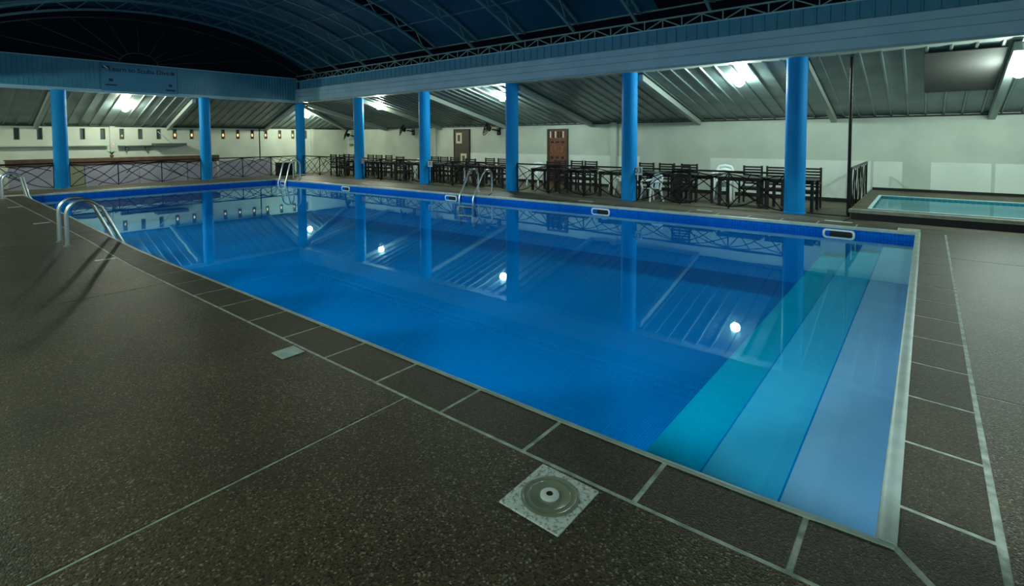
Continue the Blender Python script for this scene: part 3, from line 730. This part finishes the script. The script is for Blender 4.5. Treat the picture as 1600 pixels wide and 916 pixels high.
chairs = [(-3.54, 12.15, 0, 'black slatted chair near the kids pool column, left one of a pair'), (-2.95, 12.1, 0, 'black slatted chair whose back shows just left of the kids pool column'),
          (-2.13, 11.85, 0, 'black slatted chair showing to the right of the kids pool column'),
          (-6.62, 12.2, 0, 'black slatted chair behind the lone white chair, leftmost of three by the second column'), (-5.97, 12.2, 0, 'black slatted chair behind the lone white chair, middle of three'), (-5.29, 12.2, 0, 'black slatted chair right of the lone white chair, rightmost of three'),
          (-9.27, 12.4, 0, 'black slatted chair just right of the carved wood panel'), (-8.66, 12.3, 0, 'black slatted chair second right of the carved wood panel'), (-9.9, 12.3, 0, 'black slatted chair in front of the carved wood panel'),
          (-13.3, 12.4, 0, 'black slatted chair behind the far chrome ladder, left one of two'), (-12.64, 12.4, 0, 'black slatted chair behind the far chrome ladder, right one of two'),
          (-16.5, 12.4, 0, 'black slatted chair left of the brown door, nearest the fourth column'), (-15.93, 12.4, 0, 'black slatted chair left of the brown door, middle of three'), (-15.3, 12.4, 0, 'black slatted chair in front of the brown door'),
          (-21.6, 11.6, .0, 'black slatted chair just left of the fifth blue column, right one'), (-22.2, 11.7, 0, 'black slatted chair just left of the fifth blue column, left one'),
          (-20.75, 12.1, 0, 'black slatted chair just right of the fifth blue column, first in the row'), (-20.1, 12.1, 0, 'black slatted chair second right of the fifth blue column'), (-19.35, 12.1, 0, 'black slatted chair third right of the fifth blue column'),
          (-4.82, 10.78, math.pi, 'black slatted chair pushed in on the pool side, right of the lone white chair'), (-8.75, 10.65, math.pi, 'black slatted chair on the pool side in front of the carved panel tables'),
          (-12.3, 10.7, math.pi, 'black slatted chair on the pool side by the far ladder'), (-16.2, 10.7, math.pi, 'black slatted chair on the pool side, right of the fourth column'), (-21.0, 10.7, math.pi, 'black slatted chair on the pool side by the fifth column'), (-20.3, 10.7, math.pi, 'second black slatted chair on the pool side right of the fifth column')]
for c in chairs: put('c', *c, GC)
tables = [(-3.47, 11.15, 'black table left of the kids pool column, with the stacked white chairs beside it'), (-2.36, 11.15, 'black table just behind the kids pool column'), (-5.75, 11.45, 'black table behind the lone white chair'),
          (-6.85, 11.1, 'black table left of the second column'), (-4.68, 11.45, 'black table right of the lone white chair'), (-9.55, 11.4, 'black table in front of the carved wood panel, left one'), (-8.5, 11.4, 'black table in front of the carved wood panel, right one'),
          (-12.9, 11.45, 'black table behind the far chrome ladder, left one'), (-11.8, 11.4, 'black table just left of the third column'), (-16.2, 11.5, 'black table right of the fourth column'), (-15.1, 11.5, 'black table in front of the brown door'), (-13.95, 11.5, 'black table between the brown door and the far ladder'),
          (-18.35, 11.0, 'black table left of the fourth column with clear floor below'), (-17.25, 11.05, 'black table directly behind the fourth column'), (-20.3, 11.4, 'black table among the chairs right of the fifth column')]
for x, y, lab in tables: put('t', x, y, 0, lab, GT)
# white moulded chairs
def make_white_chair(lab, m_=M_plas):
    r = empty('plastic_chair', (0, 0, 0)); tag(r, lab, 'chair')
    # seat shell
    m = MB(); nx, ny = 9, 9
    V = [[(-.21+.42*i/(nx-1), -.21+.42*j/(ny-1), .41-.02*math.cos((i/(nx-1)-.5)*3)*math.sin(j/(ny-1)*3.1)+.012*(j == 0)) for j in range(ny)] for i in range(nx)]
    for dz, fl_ in ((0, 0), (-.012, 1)):
        for i in range(nx-1):
            for j in range(ny-1):
                q = [V[i][j], V[i+1][j], V[i+1][j+1], V[i][j+1]]; q = q[::-1] if fl_ else q
                m.quad(*[(a, b, c+dz) for a, b, c in q])
    m.build('seat', m_, r, smooth=True)
    # legs: flared, tapering
    for sx in (-1, 1):
        MB().tube([(sx*.20, -.19, .42), (sx*.225, -.225, .2), (sx*.245, -.25, 0)], [.040, .034, .028], 8).build('leg', m_, r, smooth=True)
        MB().tube([(sx*.20, .19, .42), (sx*.225, .25, .2), (sx*.24, .29, 0)], [.040, .034, .028], 8).build('leg', m_, r, smooth=True)
        MB().tube([(sx*.215, -.20, .41), (sx*.25, -.22, .55), (sx*.265, -.19, .635), (sx*.27, -.05, .65), (sx*.26, .12, .655), (sx*.225, .23, .69)], [.03, .03, .032, .036, .034, .03], 8).build('arm', m_, r, smooth=True)
    # back: hoop with slats
    hoop = [(-.215, .19, .42), (-.225, .23, .60), (-.215, .265, .74), (-.16, .285, .82), (0, .295, .845), (.16, .285, .82), (.215, .265, .74), (.225, .23, .60), (.215, .19, .42)]
    MB().tube(hoop, [.034, .034, .036, .044, .05, .044, .036, .034, .034], 8).build('back_frame', m_, r, smooth=True)
    sp_ = MB(); sp_.strip([[(-w_, y, z), (w_, y, z), (w_, y+.016, z), (-w_, y+.016, z)] for w_, y, z in ((.10, .195, .41), (.085, .215, .52), (.085, .24, .62), (.11, .268, .74), (.15, .28, .81))])
    sp_.build('back_splat', m_, r, smooth=True)
    for z, y in ((.60, .235), (.71, .262)): MB().tube([(-.215, y, z), (0, y+.012, z), (.215, y, z)], .013, 6).build('back_slat', m_, r, smooth=True)
    return r
W0 = make_white_chair('white plastic armchair standing alone on the pool side, right of the second column')
W0.location = (-5.62, 10.52, zf(-5.6, 10.5)-.002); W0.rotation_euler = (0, 0, math.radians(-28)); W0['group'] = 'white plastic armchairs'
for x, y, rz, lab in ((-11.5, 13.2, 10, 'white plastic armchair by the wall left of the carved panel'), (-7.95, 13.2, -8, 'white plastic armchair by the wall left of the second column'), (-14.85, 13.2, 15, 'white plastic armchair by the wall right of the brown door'),
                      (-18.25, 13.0, 0, 'white plastic armchair whose back shows left of the fourth column'), (-7.2, 12.05, 5, 'white plastic armchair behind the table left of the second column')):
    dup(W0, (x, y, zf(x, y)-.002), math.radians(rz), lab, 'white plastic armchairs')
z0 = zf(-4.35, 12.6)
dup(W0, (-4.38, 12.6, z0-.002), math.radians(8), 'lower white plastic armchair of the stack between the black tables', 'stacked white armchairs')
dup(W0, (-4.38, 12.62, z0+.115), math.radians(8), 'upper white plastic armchair of the stack between the black tables', 'stacked white armchairs')
W0.scale = (.82, .82, .82)
# small signs hung on the railing beside columns
for (x, z, txt, lab) in ((-5.80, .71, '03', 'small white number sign on the railing right of the second column'), (-13.98, .66, '0', 'small white sign on the railing right of the fourth column'), (-18.17, .66, 'X', 'small pinkish sign on the railing right of the fifth column')):
    s_ = empty('sign', (x, 10.09, z)); tag(s_, lab, 'sign', 'small signs by the columns')
    MB().box(-.12, .12, -.006, .006, -.11, .11).build('plate', M_white if txt != 'X' else mat('pink_plate', srgb(160, 140, 170), .5), s_)
    if txt != 'X':
        for i, ch_ in enumerate(txt): text(ch_, .19, mat('blue_ink', srgb(40, 80, 140), .5), (-.055*(len(txt)-1)+.11*i, -.009, 0), (math.pi/2, 0, 0), 'digit', s_, bold=True)

# ---------------------------------------------------------------- things on the back wall
d1 = empty('door_1', (-17.02, WY, 0)); tag(d1, kind='structure')
MB().box(-.49, .49, -.05, 0, -.28, 1.98).build('door_leaf', M_door, d1, bevel=.01)
MB().box(-.53, -.49, -.06, 0, -.28, 2.02).box(.49, .53, -.06, 0, -.28, 2.02).box(-.49, .49, -.06, 0, 1.98, 2.02).build('door_frame', M_dark, d1)
for dx, z, w_, h_, lab in ((-.16, 1.60, .19, .25, 'pale framed notice high on the brown door'), (.14, .62, .19, .25, 'pale framed notice low on the brown door')):
    p = empty('picture', (-17.02+dx, WY-.055, z)); tag(p, lab, 'picture')
    MB().box(-w_, w_, -.015, 0, -h_, h_).build('frame', mat('cream_board', srgb(205, 200, 165), .6), p)
    MB().box(-w_*.45, w_*.45, -.018, -.015, -h_*.6, h_*.6).build('print', mat('dark_print', srgb(80, 84, 66), .6, col2=srgb(40, 50, 36), nscale=20), p)
d2 = empty('door_2', (-11.55, WY, 0)); tag(d2, kind='structure')
MB().box(-.42, .42, -.04, 0, -.28, 1.90).build('door_leaf', M_carve, d2)
fr = MB().box(-.50, -.42, -.08, 0, -.28, 1.96).box(.42, .50, -.08, 0, -.28, 1.96).box(-.42, .42, -.08, 0, 1.90, 1.96)
fr.build('door_frame', M_door, d2)
for z in (1.30, 1.50, .93, .62, .30, .0): MB().box(-.42, .42, -.06, -.04, z, z+.05).build('carved_rail', M_carve, d2)
for i in range(6): MB().box(-.36+i*.125, -.36+i*.125+.05, -.065, -.04, 1.60, 1.86).build('baluster', M_tile if i in (0, 2, 5) else M_dark, d2)
for i in range(3): MB().box(-.34+i*.26, -.34+i*.26+.15, -.052, -.04, 1.38, 1.46).build('carved_block', M_dark, d2); MB().box(-.34+i*.26, -.34+i*.26+.13, -.052, -.04, .74, .84).build('carved_block', M_dark, d2)
for s_ in (-1, 1):
    MB().tube([(s_*.05, -.05, .98), (s_*.06, -.05, 1.2), (s_*.15, -.05, 1.27), (s_*.26, -.05, 1.22), (s_*.30, -.05, 1.08), (s_*.22, -.05, .99)], .022, 6).build('carved_scroll', mat('worn_wood', srgb(150, 95, 60), .5), d2, smooth=True)
def wall_fan(x, z, lab, y=WY):
    r = empty('wall_fan', (x, y, z)); r.scale = (1.35, 1.35, 1.35); tag(r, lab, 'fan', 'fans on the back wall')
    MB().box(-.07, .07, -.05, 0, -.14, .10).build('bracket', M_iron, r, bevel=.01)
    MB().tube([(0, -.05, .0), (-.05, -.18, .03), (-.10, -.26, .04)], .022, 8).build('neck', M_iron, r)
    hd = MB().lathe([(.02, 0), (.075, .02), (.08, .08), (.05, .15), (.02, .17)], 0, 0, 0, 16).build('motor', M_iron, r, smooth=True); hd.location = (-.12, -.28, .04); hd.rotation_euler = (math.radians(70), 0, math.radians(-30))
    for k, rr_ in enumerate((.26, .18, .10)):
        MB().tube([(rr_*math.cos(2*math.pi*i/28), rr_*math.sin(2*math.pi*i/28), .16+.02*k) for i in range(28)], .011, 5, closed=True).build('guard_ring', M_iron, hd)
    for i in range(10):
        a = 2*math.pi*i/10; MB().tube([(.02*math.cos(a), .02*math.sin(a), .21), (.26*math.cos(a), .26*math.sin(a), .16)], .0065, 4).build('guard_wire', M_iron, hd)
    for i in range(3):
        a = 2*math.pi*i/3; b = MB(); c_, s2 = math.cos(a), math.sin(a)
        b.quad(*[(c_*u-s2*v, s2*u+c_*v, zz) for u, v, zz in ((.03, -.02, .13), (.22, -.09, .12), (.23, .06, .17), (.03, .02, .16))]); b.build('blade', mat('fan_blade', srgb(60, 80, 84), .4), hd)
    return r
wall_fan(-20.55, 1.95, 'black wall fan left of the fourth blue column'); wall_fan(-14.7, 1.92, 'black wall fan left of the third blue column'); wall_fan(-25.6, 1.72, 'grey wall fan above the small shelf near the far corner')
tag(MB().box(-.55, .55, -.28, 0, 0, .03).box(-.4, -.37, -.22, 0, -.16, 0).box(.37, .4, -.22, 0, -.16, 0).build('wall_shelf', M_raft, loc=(-25.7, WY, 1.28)), 'small pale shelf under the fan near the far corner', 'shelf')
# ---------------------------------------------------------------- left side: bar counter, shelves
ct = empty('bar_counter', (-25.6, 3, 0)); tag(ct, 'long bar counter with brown top band behind the left railing', 'counter')
MB().box(-.35, .06, -2.8, 4.35, .82, .86).box(0, .06, -2.8, 4.35, .60, .82).build('counter_top', M_brown, ct, bevel=.006)
MB().box(-.3, .0, -2.7, 4.25, -.28, .82).build('counter_body', M_lav, ct)
for a, b, m_ in ((-2.68, -1.25, M_lav), (-1.2, -.6, mat('greenish_panel', srgb(120, 132, 112), .6)), (-.55, 1.2, M_lav), (1.25, 3.0, M_lav), (3.05, 4.25, M_lav), (4.35, 6.85, M_lav)):
    MB().box(.0, .03, a, b, -.26, .58).build('front_panel', m_, ct)
tag(MB().box(-.22, 0, -3.4, .2, 0, .04).box(-.22, -.19, -3.2, -3.15, -.12, 0).build('wall_shelf', M_raft, loc=(WX+.23, 3.2, 1.33)), 'long thin pale shelf on the left wall, left of the pilaster', 'shelf')
tag(MB().box(0, .28, 3.75, 4.97, 1.30, 1.335).box(0, .2, 4.0, 4.04, 1.12, 1.30).box(0, .2, 4.72, 4.76, 1.12, 1.30).build('bracket_shelf', mat('grey_shelf', srgb(75, 85, 80), .5), loc=(WX, 0, 0)), 'dark shelf on two brackets right of the left wall pilaster', 'shelf')
hs = MB().box(0, .5, 4.98, 6.2, 1.30, 1.42); o = hs.build('hood_shelf', mat('grey_hood', srgb(70, 80, 76), .5), loc=(WX, 0, 0)); tag(o, 'thick grey hood shelf with a slanting stay on the left wall', 'shelf')
MB().tube([(.02, 5.22, 1.95), (.25, 5.66, 1.42)], .02, 6).build('stay', M_raft, o)
tag(MB().box(0, .02, 3.5, 3.62, 1.24, 1.46).build('notice_plate', mat('red_white_plate', srgb(190, 150, 140), .5, col2=srgb(220, 220, 210), nscale=12), loc=(WX+.08, 0, 0)), 'small red and white plate on the left wall pilaster', 'sign')
pt = empty('potted_plant', (-25.75, 3.35, .86)); tag(pt, 'small green plant on the bar counter below the wall plate', 'plant')
MB().lathe([(.05, 0), (.07, .1)], 0, 0, 0, 12).build('pot', M_brown, pt)
for i in range(9):
    a = i*2.4; MB().tube([(0, 0, .1), (.06*math.cos(a), .06*math.sin(a), .2), (.16*math.cos(a), .16*math.sin(a), .24+.02*(i % 3))], [.006, .02, .003], 5).build('leaf', M_grn, pt)
# dark cabinet behind the corner ladder
cbx = empty('low_cabinet', (-24.3, 9.85, zf(-24.3, 9.85)-.002)); tag(cbx, 'low dark cabinet behind the railing left of the corner column', 'cabinet')
MB().box(-.25, .25, -.36, .36, 0, .62).build('body', M_bwood, cbx, bevel=.01); MB().box(-.28, .28, -.38, .38, .62, .65).build('top', M_ttop, cbx)
